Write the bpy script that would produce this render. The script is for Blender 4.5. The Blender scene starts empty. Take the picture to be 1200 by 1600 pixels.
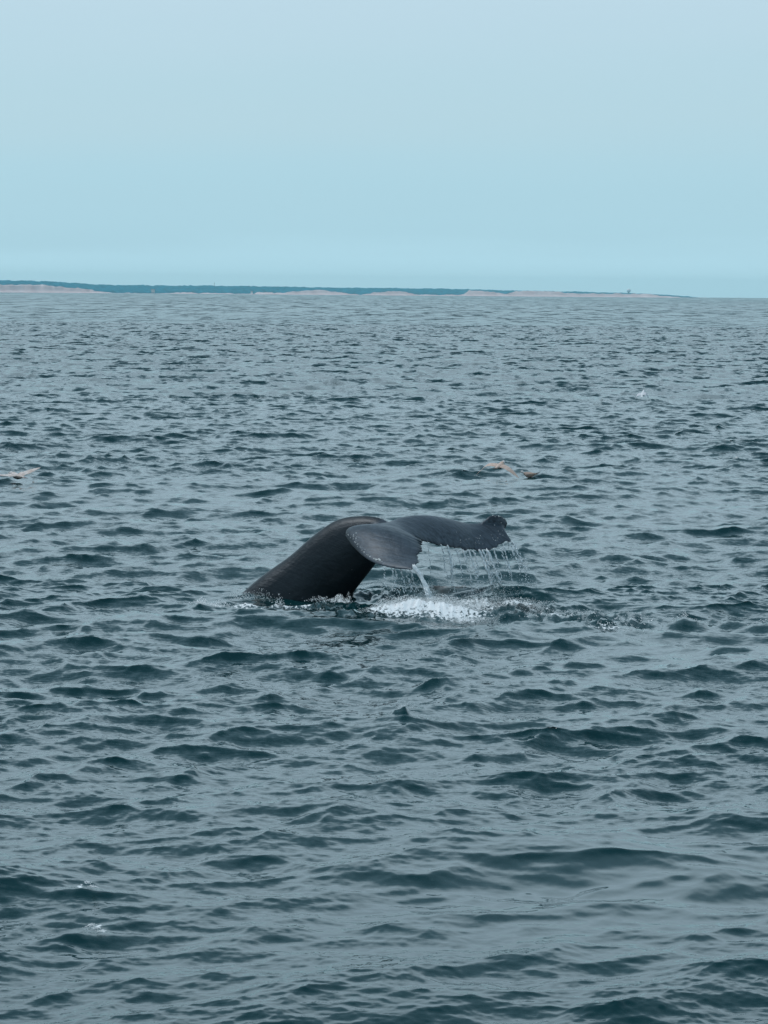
import bpy, bmesh, math, random
import numpy as np
from mathutils import Vector, Matrix, Quaternion, noise as mnoise

random.seed(7)
rng = np.random.default_rng(11)
scene = bpy.context.scene
COL = scene.collection

# ------------------------------------------------------------------ camera
W, H = 1200, 1600                      # pixel frame in which positions were read
FPX = 4500.0                           # focal length in those pixels
CAM_H = 5.4
PITCH = math.atan((800 - 458.6) / FPX)
ROLL = 0.0085
cam_d = bpy.data.cameras.new('camera')
cam = bpy.data.objects.new('camera', cam_d)
COL.objects.link(cam)
cam_d.sensor_width = 36
cam_d.lens = FPX / H * 36
cam_d.clip_start = 0.1
cam_d.clip_end = 60000
CAM_R = Matrix.Rotation(math.pi / 2 - PITCH, 3, 'X') @ Matrix.Rotation(ROLL, 3, 'Z')
CAM_C = Vector((0, 0, CAM_H))
cam.matrix_world = Matrix.Translation(CAM_C) @ CAM_R.to_4x4()
scene.camera = cam


def ray(px, py):
    return CAM_R @ Vector(((px - W / 2) / FPX, -(py - H / 2) / FPX, -1.0))


def at(px, py, Y):                     # point seen at a pixel, at world depth Y
    d = ray(px, py)
    return CAM_C + d * (Y / d.y)


def ground(px, py, z=0.0):             # point of the sea surface seen at a pixel
    d = ray(px, py)
    return CAM_C + d * ((z - CAM_H) / d.z)


# ------------------------------------------------------------------ sky + sun
SUN_EL, SUN_AZ = math.radians(64), math.radians(-72)   # azimuth from +Y, towards +X
wd = bpy.data.worlds.new('World')
scene.world = wd
wd.use_nodes = True
nt = wd.node_tree
for n in list(nt.nodes):
    nt.nodes.remove(n)
N = nt.nodes.new
L = nt.links.new
out = N('ShaderNodeOutputWorld')
bg = N('ShaderNodeBackground')
bg.inputs['Strength'].default_value = 0.1
sky = N('ShaderNodeTexSky')
sky.sky_type = 'NISHITA'
sky.sun_disc = False
sky.sun_elevation = SUN_EL
sky.sun_rotation = SUN_AZ
sky.air_density = 1.0
sky.dust_density = 1.5
sky.ozone_density = 1.0
tc = N('ShaderNodeTexCoord')
sep = N('ShaderNodeSeparateXYZ')
L(tc.outputs['Generated'], sep.inputs[0])
mp = N('ShaderNodeMapping')
mp.inputs['Scale'].default_value = (2.2, 2.2, 26)
mp.inputs['Rotation'].default_value = (0, math.radians(-1.2), 0)
L(tc.outputs['Generated'], mp.inputs[0])
nz = N('ShaderNodeTexNoise')
nz.inputs['Scale'].default_value = 1.0
nz.inputs['Detail'].default_value = 5
nz.inputs['Roughness'].default_value = 0.45
L(mp.outputs[0], nz.inputs['Vector'])
ma = N('ShaderNodeMath'); ma.operation = 'MULTIPLY_ADD'
L(nz.outputs['Fac'], ma.inputs[0]); ma.inputs[1].default_value = 0.05
L(sep.outputs['Z'], ma.inputs[2])
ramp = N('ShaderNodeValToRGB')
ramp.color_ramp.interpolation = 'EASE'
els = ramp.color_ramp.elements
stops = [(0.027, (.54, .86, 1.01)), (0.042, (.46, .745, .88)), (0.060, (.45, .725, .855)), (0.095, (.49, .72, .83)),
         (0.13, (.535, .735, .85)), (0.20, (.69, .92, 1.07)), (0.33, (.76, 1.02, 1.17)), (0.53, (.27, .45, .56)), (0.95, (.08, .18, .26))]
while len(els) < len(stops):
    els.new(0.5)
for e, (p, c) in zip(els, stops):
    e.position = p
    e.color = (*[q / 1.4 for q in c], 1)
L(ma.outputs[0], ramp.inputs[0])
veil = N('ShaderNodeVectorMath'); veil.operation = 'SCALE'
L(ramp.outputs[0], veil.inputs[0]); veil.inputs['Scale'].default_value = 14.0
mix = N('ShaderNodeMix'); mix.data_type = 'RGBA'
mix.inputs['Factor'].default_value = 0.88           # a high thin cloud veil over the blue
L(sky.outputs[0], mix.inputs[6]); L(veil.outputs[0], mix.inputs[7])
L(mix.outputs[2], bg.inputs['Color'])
L(bg.outputs[0], out.inputs['Surface'])

sun_d = bpy.data.lights.new('sun', 'SUN')
sun_d.energy = 1.6
sun_d.angle = math.radians(16)
sun_d.color = (0.96, 0.98, 1.0)
sun = bpy.data.objects.new('sun', sun_d)
COL.objects.link(sun)
sdir = Vector((math.sin(SUN_AZ) * math.cos(SUN_EL), math.cos(SUN_AZ) * math.cos(SUN_EL), math.sin(SUN_EL)))
sun.rotation_euler = sdir.to_track_quat('Z', 'Y').to_euler()
sun.location = (0, -30, 60)

vs = scene.view_settings
scene.display_settings.display_device = 'sRGB'
vs.view_transform = 'Standard'
vs.look = 'None'
vs.exposure = 0.0
vs.gamma = 1.0
vs.use_curve_mapping = False
scene.render.engine = 'CYCLES'
scene.cycles.max_bounces = 8
scene.cycles.volume_bounces = 0
scene.cycles.use_denoising = True


# ------------------------------------------------------------------ helpers
def tag(o, label=None, cat=None, group=None, kind=None):
    if label: o['label'] = label
    if cat: o['category'] = cat
    if group: o['group'] = group
    if kind: o['kind'] = kind
    return o


def link(name, me, mat=None, parent=None):
    o = bpy.data.objects.new(name, me)
    COL.objects.link(o)
    if mat is not None:
        me.materials.append(mat)
    if parent is not None:
        o.parent = parent
    return o


def smooth(me):
    me.polygons.foreach_set('use_smooth', np.ones(len(me.polygons), dtype=bool))
    me.update()


def mesh_np(name, co, quads=None, tris=None):
    me = bpy.data.meshes.new(name)
    faces, starts = [], []
    nq = 0 if quads is None else len(quads)
    ntr = 0 if tris is None else len(tris)
    loops = np.concatenate([a.reshape(-1) for a in (quads, tris) if a is not None]).astype(np.int32)
    starts = np.concatenate([np.arange(nq) * 4, nq * 4 + np.arange(ntr) * 3]).astype(np.int32)
    me.vertices.add(len(co))
    me.vertices.foreach_set('co', np.ascontiguousarray(co, dtype=np.float32).reshape(-1))
    me.loops.add(len(loops))
    me.loops.foreach_set('vertex_index', loops)
    me.polygons.add(nq + ntr)
    me.polygons.foreach_set('loop_start', starts)
    me.update(calc_edges=True)
    smooth(me)
    return me


def grid_quads(nr, nc, wrap=False):
    i = np.arange(nr - 1)[:, None]
    j = np.arange(nc if wrap else nc - 1)[None, :]
    j2 = (j + 1) % nc
    a = i * nc + j; b = i * nc + j2; c = (i + 1) * nc + j2; d = (i + 1) * nc + j
    return np.stack([a, b, c, d], -1).reshape(-1, 4)


def set_attr(me, name, vals):
    a = me.attributes.new(name, 'FLOAT', 'POINT')
    a.data.foreach_set('value', np.ascontiguousarray(vals, dtype=np.float32).reshape(-1))


def set_col(me, name, vals):
    a = me.color_attributes.new(name, 'FLOAT_COLOR', 'POINT')
    v = np.ones((len(vals), 4), dtype=np.float32); v[:, :3] = vals
    a.data.foreach_set('color', v.reshape(-1))


def sstep(x, a, b):
    t = np.clip((x - a) / (b - a), 0, 1)
    return t * t * (3 - 2 * t)


class VNoise:                                        # smooth lattice noise in numpy, -1..1
    def __init__(self, seed, n=256):
        self.t = np.random.default_rng(seed).uniform(-1, 1, (n, n)).astype(np.float32); self.n = n

    def __call__(self, x, y):
        xi = np.floor(x); yi = np.floor(y)
        fx = x - xi; fy = y - yi
        fx = fx * fx * (3 - 2 * fx); fy = fy * fy * (3 - 2 * fy)
        xi = xi.astype(np.int64) % self.n; yi = yi.astype(np.int64) % self.n
        x1 = (xi + 1) % self.n; y1 = (yi + 1) % self.n
        t = self.t
        return (t[xi, yi] * (1 - fx) + t[x1, yi] * fx) * (1 - fy) + (t[xi, y1] * (1 - fx) + t[x1, y1] * fx) * fy

    def fbm(self, x, y, oct=4, gain=.5):
        s = 0; a = 1; tot = 0
        for o in range(oct):
            s = s + a * self(x * 2 ** o + 17.3 * o, y * 2 ** o - 9.1 * o); tot += a; a *= gain
        return s / tot


VN = VNoise(3)


def catmull(pts, ts, t):                             # pts at knots ts, evaluated at t (numpy)
    pts = np.asarray(pts, float); ts = np.asarray(ts, float)
    m = np.gradient(pts, ts, axis=0)
    k = np.clip(np.searchsorted(ts, t, side='right') - 1, 0, len(ts) - 2)
    h = ts[k + 1] - ts[k]
    u = ((t - ts[k]) / h)[:, None]; h = h[:, None]
    return ((2*u**3 - 3*u**2 + 1) * pts[k] + (u**3 - 2*u**2 + u) * h * m[k]
            + (-2*u**3 + 3*u**2) * pts[k + 1] + (u**3 - u**2) * h * m[k + 1])


def new_mat(name):
    m = bpy.data.materials.new(name)
    m.use_nodes = True
    t = m.node_tree
    b = t.nodes['Principled BSDF']
    return m, t, b


def simple_mat(name, col, rough=.6, noise_amt=.2, nscale=3.0, **kw):
    m, t, b = new_mat(name)
    tcn = t.nodes.new('ShaderNodeTexCoord')
    n = t.nodes.new('ShaderNodeTexNoise'); n.inputs['Scale'].default_value = nscale; n.inputs['Detail'].default_value = 5
    t.links.new(tcn.outputs['Object'], n.inputs['Vector'])
    r = t.nodes.new('ShaderNodeValToRGB')
    r.color_ramp.elements[0].position = .3; r.color_ramp.elements[1].position = .7
    r.color_ramp.elements[0].color = (*[c * (1 - noise_amt) for c in col], 1)
    r.color_ramp.elements[1].color = (*[min(1, c * (1 + noise_amt)) for c in col], 1)
    t.links.new(n.outputs['Fac'], r.inputs[0]); t.links.new(r.outputs[0], b.inputs['Base Color'])
    b.inputs['Roughness'].default_value = rough
    for k, v in kw.items():
        b.inputs[k].default_value = v
    return m


def remeshed(name, co, polys, voxel, smooth_it=2):
    """union of closed shells -> one continuous skin"""
    me = bpy.data.meshes.new(name)
    me.from_pydata([tuple(c) for c in co], [], [tuple(p) for p in polys])
    bm = bmesh.new(); bm.from_mesh(me)
    bmesh.ops.recalc_face_normals(bm, faces=bm.faces)
    bm.to_mesh(me); bm.free()
    o = bpy.data.objects.new(name, me)
    COL.objects.link(o)
    r = o.modifiers.new('r', 'REMESH'); r.mode = 'VOXEL'; r.voxel_size = voxel
    if smooth_it:
        s = o.modifiers.new('s', 'SMOOTH'); s.factor = .5; s.iterations = smooth_it
    dg = bpy.context.evaluated_depsgraph_get()
    m2 = bpy.data.meshes.new_from_object(o.evaluated_get(dg))
    bpy.data.objects.remove(o); bpy.data.meshes.remove(me)
    m2.name = name
    smooth(m2)
    return m2


def verts_of(me):
    a = np.empty(len(me.vertices) * 3, dtype=np.float32)
    me.vertices.foreach_get('co', a)
    return a.reshape(-1, 3)


class Shells:                                        # collects closed lofts for remeshed()
    def __init__(self):
        self.co = []; self.p = []

    def loft(self, rings):
        base = len(self.co); n = len(rings[0])
        for r in rings:
            self.co += [tuple(v) for v in r]
        for i in range(len(rings) - 1):
            for j in range(n):
                k = (j + 1) % n
                self.p.append((base + i*n + j, base + i*n + k, base + (i+1)*n + k, base + (i+1)*n + j))
        self.p.append(tuple(base + j for j in range(n - 1, -1, -1)))
        e = base + (len(rings) - 1) * n
        self.p.append(tuple(e + j for j in range(n)))


# unit blob for drops
def ico(sub=1):
    bm = bmesh.new(); bmesh.ops.create_icosphere(bm, subdivisions=sub, radius=1)
    v = np.array([x.co[:] for x in bm.verts], dtype=np.float32)
    f = np.array([[q.index for q in x.verts] for x in bm.faces], dtype=np.int32)
    bm.free()
    return v, f


ICO1 = ico(1)


OCT = (np.array([[1, 0, 0], [-1, 0, 0], [0, 1, 0], [0, -1, 0], [0, 0, 1], [0, 0, -1]], dtype=np.float32),
       np.array([[0, 2, 4], [2, 1, 4], [1, 3, 4], [3, 0, 4], [2, 0, 5], [1, 2, 5], [3, 1, 5], [0, 3, 5]], dtype=np.int32))


def blobs(name, pts, rad, stretch=None, axis=None, mat=None, parent=None, shape=ICO1):
    """many small drops as one mesh"""
    v, f = shape
    pts = np.asarray(pts, dtype=np.float32); rad = np.asarray(rad, dtype=np.float32)
    n = len(pts)
    r = rng.normal(size=(n, 3)); r /= np.linalg.norm(r, axis=1)[:, None]
    sc = rad[:, None] * np.ones((n, 3)) * rng.uniform(.75, 1.3, (n, 3))
    vv = v[None] * sc[:, None, :]
    if stretch is not None:
        vv[:, :, 2] *= np.asarray(stretch)[:, None]
        if axis is not None:
            vv[:, :, 0] += vv[:, :, 2] * axis[0]; vv[:, :, 1] += vv[:, :, 2] * axis[1]
    co = (vv + pts[:, None, :]).reshape(-1, 3)
    tri = (f[None] + (np.arange(n) * len(v))[:, None, None]).reshape(-1, 3)
    me = mesh_np(name, co, tris=tri)
    return link(name, me, mat, parent)


# ------------------------------------------------------------------ the waves
def cascade(Lt, n, lam_lo, lam_hi, lam_p, mss, theta, spread, seed):
    """one periodic tile of random sea between two wavelengths, scaled to a mean square slope"""
    r = np.random.default_rng(seed)
    k1 = np.fft.fftfreq(n, d=Lt / n) * 2 * np.pi
    kx, ky = np.meshgrid(k1, k1, indexing='ij')
    k = np.hypot(kx, ky); k[0, 0] = 1
    lam = 2 * np.pi / k
    P = k ** -4.0 * np.exp(-1.1 * (lam / lam_p) ** 2)
    band = sstep(lam, lam_lo * .8, lam_lo * 1.2) * (1 - sstep(lam, lam_hi * .85, lam_hi * 1.15))
    c = (kx * math.cos(theta) + ky * math.sin(theta)) / k
    P = P * band * (np.abs(c) ** spread + .06) * np.where(c < 0, .35, 1)
    P[0, 0] = 0
    a = np.sqrt(P) * (r.normal(size=(n, n)) + 1j * r.normal(size=(n, n)))
    h = np.fft.ifft2(a).real
    sx = np.fft.ifft2(1j * kx * a).real; sy = np.fft.ifft2(1j * ky * a).real
    s = math.sqrt(mss / (sx ** 2 + sy ** 2).mean())
    dx = np.fft.ifft2(-1j * kx / k * a).real; dy = np.fft.ifft2(-1j * ky / k * a).real
    print('cascade', Lt, 'Hs', 4 * s * h.std())
    return Lt, n, np.stack([-dx * s, -dy * s, h * s], -1).astype(np.float32)


def sample(cas, x, y, ang):
    Lt, n, d = cas
    c, s = math.cos(ang), math.sin(ang)
    u = (x * c + y * s) / Lt * n; v = (-x * s + y * c) / Lt * n
    ui = np.floor(u); vi = np.floor(v)
    fu = (u - ui).astype(np.float32)[..., None]; fv = (v - vi).astype(np.float32)[..., None]
    ui = ui.astype(np.int64) % n; vi = vi.astype(np.int64) % n
    u1 = (ui + 1) % n; v1 = (vi + 1) % n
    o = (d[ui, vi] * (1 - fu) + d[u1, vi] * fu) * (1 - fv) + (d[ui, v1] * (1 - fu) + d[u1, v1] * fu) * fv
    r = np.empty_like(o)
    r[..., 0] = o[..., 0] * c - o[..., 1] * s
    r[..., 1] = o[..., 0] * s + o[..., 1] * c
    r[..., 2] = o[..., 2]
    return r


WIND = math.radians(-78)        # the waves run towards the camera, a little to the right
ANG = [.31, -.47, .83]
CAS = [cascade(143.0, 512, 1.8, 25, 5.5, .0075, WIND - ANG[0], 1.5, 1),
       cascade(23.0, 512, .28, 1.8, 30, .0470, WIND - ANG[1] + .15, 1.0, 2),
       cascade(4.9, 512, .04, .28, 30, .0480, WIND - ANG[2] - .1, .8, 4)]
CHOP = [1.6, 1.8, 1.2]

WHALE_Y = ground(550, 934).y

# hand-placed swells and peaks: pixel on the sea, half width (m) across, half width along the view, height (m)
LOCAL = [
    (655, 962, .85, .55, .08), (735, 958, .8, .45, .06), (800, 958, .55, .45, .12),
    (690, 932, .9, .6, .07), (880, 968, .9, .4, .12), (780, 935, .5, .4, .14),
    (1072, 977, .32, .25, .17), (1195, 982, .35, .3, .15), (960, 980, .8, .3, .08),
    (235, 922, .55, .4, .12), (400, 952, .45, .25, .03), (440, 935, 1.2, .7, -.10), (312, 948, .25, .2, .06),
    (120, 1402, .26, .12, .05), (146, 1457, .38, .15, .07), (60, 1486, .35, .18, .02), (545, 950, .2, .15, .05), (640, 1138, .38, .16, .05),
    (180, 1072, .8, .3, .10), (1010, 698, 1.2, .4, .10), (1130, 704, 1.4, .5, .12),
]
LOC = [(*ground(a, b)[:2], sx, sy, h) for a, b, sx, sy, h in LOCAL]


PEAK = ground(643, 1132)


def sea_disp(x, y, w):
    """displacement (dx,dy,dz) of the sea at rest position x,y; w = weight of each wave band"""
    patch = VN.fbm(x / 26 + 5, y / 26, 3)
    gust = VN.fbm(x / 7.5 + 40, y / 9 - 12, 3)
    calm = .80 + .42 * np.clip(.55 * patch + .9 * gust, -1.1, 1.0)
    # a smooth slick near the boat
    slick = np.exp(-(((x - 2.4) / 2.8) ** 2 + ((y - 26 - .5 * (x - 2.4)) / 3.0) ** 2))
    calm = np.clip(calm, .25, 1.4) * (1 - .75 * slick)
    lee = 1 - .25 * (1 - sstep(np.hypot(x, y), 23, 36))          # sheltered water close to the boat
    calm = calm * lee
    amp = [np.ones_like(x), (.45 + .55 * calm) * lee, calm]
    d = np.zeros(x.shape + (3,), dtype=np.float32)
    for c, a, wt, am, ch in zip(CAS, ANG, w, amp, CHOP):
        s = sample(c, x, y, a) * (wt * am)[..., None].astype(np.float32)
        s[..., :2] *= ch
        d += s
    for lx, ly, sx, sy, h in LOC:
        near = (np.abs(x - lx) < 3.2 * sx) & (np.abs(y - ly) < 3.2 * sy)
        if near.any():
            xs = x[near] - lx; ys = y[near] - ly
            g = np.exp(-(xs / sx) ** 2 - (ys / sy) ** 2)
            d[near, 2] += h * g
            if h > 0:
                d[near, 1] -= .55 * h * g
    # one little peaked wave: a long slope up to a sharp tip that drops off steeply
    near = (np.abs(x - PEAK.x) < 1) & (np.abs(y - PEAK.y) < .5)
    if near.any():
        xs = x[near] - PEAK.x; ys = y[near] - PEAK.y + .12 * xs
        up = np.clip(1 + xs / .34, 0, 1) ** 1.5 * (xs <= 0) + np.clip(1 - xs / .10, 0, 1) * (xs > 0)
        d[near, 2] += .135 * up * np.exp(-(ys / .10) ** 2) * (1 + .15 * VN.fbm(xs * 30, ys * 20, 2))
    return d, calm


def sea_z(x, y):
    d, _ = sea_disp(np.array([x]), np.array([y]), [np.ones(1)] * 3)
    return float(d[0, 2])


def build_sea():
    r = [0.6]
    while r[-1] < 14: r.append(r[-1] + max(.12, .0 * r[-1]))
    while r[-1] < 12000:
        q = r[-1]
        dr = q * q / (2880 * CAM_H) if q > 19 else .06
        if q < 150: dr = min(dr, .17)
        elif q < 500: dr = min(dr, .70)
        dr = min(dr, q * .03)
        if WHALE_Y - 2.5 < q < WHALE_Y + 3: dr = min(dr, .06)
        r.append(q + dr)
    r = np.array(r)
    dr = np.gradient(r)
    deg = math.pi / 180
    a = np.concatenate([np.linspace(-8.6, 8.6, 560), np.linspace(8.6, 15, 45)[1:], np.linspace(15, 345, 40)[1:], np.linspace(345, 351.4, 45)[1:-1]]) * deg
    nr, nc = len(r), len(a)
    x = r[:, None] * np.sin(a)[None]; y = r[:, None] * np.cos(a)[None]
    D = np.broadcast_to(dr[:, None], x.shape)
    lat = np.gradient(a)[None] * r[:, None]
    S = np.maximum(D, lat * .8)
    w = [1 - sstep(S, 3.0, 9.0), 1 - sstep(S, .7, 2.0), 1 - sstep(S, .10, .35)]
    d, calm = sea_disp(x, y, w)
    # ---- churned water and foam round the whale
    foam = np.zeros(x.shape, dtype=np.float32); tint = np.zeros(x.shape, dtype=np.float32)
    churn = np.zeros(x.shape, dtype=np.float32)
    near = (np.abs(y - WHALE_Y) < 9) & (np.abs(x) < 9)
    xs, ys = x[near], y[near]

    def bump(px, py, sx, sy):
        g = ground(px, py)
        return np.exp(-((xs - g.x) / sx) ** 2 - ((ys - g.y) / sy) ** 2)
    ch = np.zeros(xs.shape)
    for px, py, sx, sy, am in [(655, 955, 1.0, 1.1, 1), (760, 950, 1.0, 1.2, .9), (850, 962, .9, 1.1, .9), (960, 974, 1.2, .8, .8),
                               (600, 930, .9, .8, .8), (700, 920, .9, 1.0, .8), (470, 950, 1.1, .6, .7), (1080, 974, .9, .5, .6), (560, 960, .6, .8, .8)]:
        ch = np.maximum(ch, am * bump(px, py, sx, sy))
    rough = VN.fbm(xs * 6, ys * 4, 4, .6)
    ridge = 1 - np.abs(VN.fbm(xs * 3.1 + 9, ys * 2.2, 3, .55)) * 2.2
    f = np.zeros(xs.shape)
    for px, py, sx, sy, am in [(635, 962, .68, .6, 1.35), (705, 963, .68, .55, 1.3), (600, 962, .3, .4, 1.05), (748, 955, .42, .5, 1.0),
                               (815, 949, .42, .4, .85), (770, 975, .4, .3, .45), (720, 968, .3, .3, .6), (460, 944, .9, .25, .75), (532, 940, .28, .3, 1.1),
                               (328, 944, .42, .25, .95), (385, 944, .4, .3, .95), (430, 944, .2, .25, .9), (880, 966, .8, .5, .62), (960, 985, .6, .35, .62),
                               (1070, 966, .12, .12, .8), (1195, 978, .25, .16, .6), (1000, 970, .7, .3, .5), (600, 925, .7, .7, .35), (840, 958, .4, .5, .4)]:
        f = np.maximum(f, am * bump(px, py, sx, sy))
    pile = sstep(f, .55, 1.2)
    z = d[near]
    z[:, 2] += (.13 * rough + .05 * ridge + .05 * VN.fbm(xs * 16 + 3, ys * 9, 2)) * ch + pile * (.07 + .08 * VN.fbm(xs * 13, ys * 9, 4, .9))
    d[near] = z
    foam[near] = np.clip(f + .28 * ch * rough, 0, 1.5)
    churn[near] = ch
    t = np.maximum(bump(692, 926, .45, .6), .8 * bump(805, 955, .5, .4))
    tint[near] = t
    # little white caps near the boat
    nb = (y < 45) & (np.abs(x) < 6) & (y > 15)
    xs, ys = x[nb], y[nb]
    fb = np.zeros(xs.shape)
    for px, py, sx, sy, am in [(141, 1392, .035, .10, 1.0), (151, 1398, .035, .08, .8), (147, 1443, .04, .09, 1.0), (158, 1450, .05, .08, .9),
                               (645, 1124, .02, .05, .55)]:
        fb = np.maximum(fb, am * bump(px, py, sx, sy))
    foam[nb] = np.maximum(foam[nb], fb)
    co = np.stack([x + d[..., 0], y + d[..., 1], d[..., 2]], -1)
    # micro-slope that the mesh does not carry any more with distance
    micro = np.sqrt((1 - w[0]) * .0075 + (1 - w[1]) * .036 + (1 - w[2]) * .024)
    R2 = np.broadcast_to(r[:, None], x.shape)
    band_z = sstep(R2, 110, 180) * (1 - sstep(R2, 220, 420)); band_a = sstep(R2, 110, 260) * (1 - sstep(R2, 600, 1300)); band_b = sstep(R2, 350, 900) * (1 - sstep(R2, 2200, 4500)); band_c = sstep(R2, 1500, 3200)
    quads = grid_quads(nr, nc, wrap=True)
    cen = np.array([[0, 0, 0]], dtype=np.float32)
    co = np.concatenate([co.reshape(-1, 3), cen])
    j = np.arange(nc)
    tris = np.stack([np.full(nc, nr * nc), (j + 1) % nc, j], -1)
    quads = quads[:, ::-1]; tris = tris[:, ::-1]
    me = mesh_np('sea', co, quads, np.ascontiguousarray(tris))
    one = lambda v: np.concatenate([v.reshape(-1), [0]])
    set_attr(me, 'foam', one(foam)); set_attr(me, 'tint', one(tint)); set_attr(me, 'churn', one(churn))
    set_attr(me, 'band_z', one(band_z)); set_attr(me, 'band_a', one(band_a)); set_attr(me, 'band_b', one(band_b)); set_attr(me, 'band_c', one(band_c))
    set_attr(me, 'micro', one(micro)); set_attr(me, 'calm', one(calm))
    print('sea', nr, nc, len(co), 'tris', len(quads) * 2)
    return me


def sea_material():
    m, t, b = new_mat('sea_water')
    n = t.nodes.new; l = t.links.new

    def attr(name):
        a = n('ShaderNodeAttribute'); a.attribute_name = name
        return a.outputs['Fac']

    def math_(op, a, bb, c=None):
        q = n('ShaderNodeMath'); q.operation = op
        for i, v in enumerate((a, bb, c)):
            if v is None: continue
            if isinstance(v, (int, float)): q.inputs[i].default_value = v
            else: l(v, q.inputs[i])
        return q.outputs[0]
    geo = n('ShaderNodeNewGeometry')

    def nvec(scale, detail, sx=1, sy=1, off=0):
        mpn = n('ShaderNodeMapping'); mpn.inputs['Scale'].default_value = (scale * sx, scale * sy, scale)
        mpn.inputs['Location'].default_value = (off, off, 0); mpn.inputs['Rotation'].default_value = (0, 0, .2 if scale > 1 else 0)
        l(geo.outputs['Position'], mpn.inputs[0])
        q = n('ShaderNodeTexNoise'); q.inputs['Scale'].default_value = 1; q.inputs['Detail'].default_value = detail
        q.inputs['Roughness'].default_value = .6
        l(mpn.outputs[0], q.inputs['Vector'])
        s = n('ShaderNodeVectorMath'); s.operation = 'SUBTRACT'; s.inputs[1].default_value = (.5, .5, .5)
        l(q.outputs['Color'], s.inputs[0])
        return s.outputs[0]

    def vscale(v, s):
        q = n('ShaderNodeVectorMath'); q.operation = 'SCALE'; l(v, q.inputs[0])
        if isinstance(s, (int, float)): q.inputs['Scale'].default_value = s
        else: l(s, q.inputs['Scale'])
        return q.outputs[0]

    def vadd(a, bb):
        q = n('ShaderNodeVectorMath'); q.operation = 'ADD'; l(a, q.inputs[0]); l(bb, q.inputs[1]); return q.outputs[0]
    micro = attr('micro'); calm = attr('calm')
    mid = vscale(nvec(3.2, 3, .8, 1.1, 31), math_('MULTIPLY', micro, 5.0))
    fine = vscale(nvec(16, 3, .9, 1.2, 7), math_('MULTIPLY_ADD', calm, .40, -.05))
    sl = vadd(mid, fine)
    sl = vadd(sl, vscale(nvec(1.02, 3, 4.5, 17, 19), math_('MULTIPLY_ADD', calm, .55, -.08)))
    # groups of steep crests far out, drawn out along the wind
    sl = vadd(sl, vscale(nvec(1, 2, .55, .16, 3), math_('MULTIPLY', attr('band_a'), 2.2)))
    sl = vadd(sl, vscale(nvec(1.01, 4, .8, .35, 43), math_('MULTIPLY', attr('band_z'), 1.7)))
    sl = vadd(sl, vscale(nvec(1, 2, .22, .030, 13), math_('MULTIPLY', attr('band_b'), 2.6)))
    sl = vadd(sl, vscale(nvec(1, 2, .07, .005, 23), math_('MULTIPLY', attr('band_c'), 2.2)))
    flat = n('ShaderNodeVectorMath'); flat.operation = 'MULTIPLY'; flat.inputs[1].default_value = (1, 1, 0)
    l(sl, flat.inputs[0])
    nn = n('ShaderNodeVectorMath'); nn.operation = 'NORMALIZE'
    l(vadd(geo.outputs['Normal'], flat.outputs[0]), nn.inputs[0])
    l(nn.outputs[0], b.inputs['Normal'])
    # deep water colour; tinted where something lies under the surface
    mixc = n('ShaderNodeMix'); mixc.data_type = 'RGBA'
    mixc.inputs[6].default_value = (.004, .032, .036, 1); mixc.inputs[7].default_value = (.30, .23, .21, 1)
    tn = nvec(5, 4, 1, .6, 3)
    sx = n('ShaderNodeSeparateXYZ'); l(tn, sx.inputs[0])
    l(math_('MULTIPLY', attr('tint'), math_('MULTIPLY_ADD', sx.outputs[0], 2.4, .55)), mixc.inputs['Factor'])
    # foam
    fo = attr('foam')
    fn = n('ShaderNodeTexNoise'); fn.inputs['Scale'].default_value = 17; fn.inputs['Detail'].default_value = 6; fn.inputs['Roughness'].default_value = .68
    mpf = n('ShaderNodeMapping'); mpf.inputs['Scale'].default_value = (1, .55, 1); l(geo.outputs['Position'], mpf.inputs[0]); l(mpf.outputs[0], fn.inputs['Vector'])
    s1 = math_('ADD', fo, math_('MULTIPLY_ADD', fn.outputs['Fac'], 3.4, -1.7))
    mr = n('ShaderNodeMapRange'); mr.interpolation_type = 'SMOOTHSTEP'
    mr.inputs['From Min'].default_value = .55; mr.inputs['From Max'].default_value = 1.0
    l(s1, mr.inputs['Value'])
    gate = n('ShaderNodeMapRange'); gate.inputs['From Min'].default_value = .12; gate.inputs['From Max'].default_value = .35; l(fo, gate.inputs['Value'])
    ff = math_('MULTIPLY', mr.outputs[0], gate.outputs[0])
    mixf = n('ShaderNodeMix'); mixf.data_type = 'RGBA'
    l(ff, mixf.inputs['Factor']); l(mixc.outputs[2], mixf.inputs[6]); mixf.inputs[7].default_value = (.90, .92, .93, 1)
    l(mixf.outputs[2], b.inputs['Base Color'])
    b.inputs['IOR'].default_value = 1.37
    ro = math_('MULTIPLY_ADD', micro, .6, .03)
    rr = n('ShaderNodeMix'); rr.data_type = 'FLOAT'
    l(ff, rr.inputs['Factor']); l(ro, rr.inputs[2]); rr.inputs[3].default_value = .7
    tr = math_('MULTIPLY_ADD', attr('tint'), .45, rr.outputs[0])
    l(tr, b.inputs['Roughness'])
    return m


SEA_MAT = sea_material()
sea = tag(link('sea', build_sea(), SEA_MAT), kind='structure',
          label='choppy grey teal sea reaching to the horizon', cat='sea')


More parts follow.
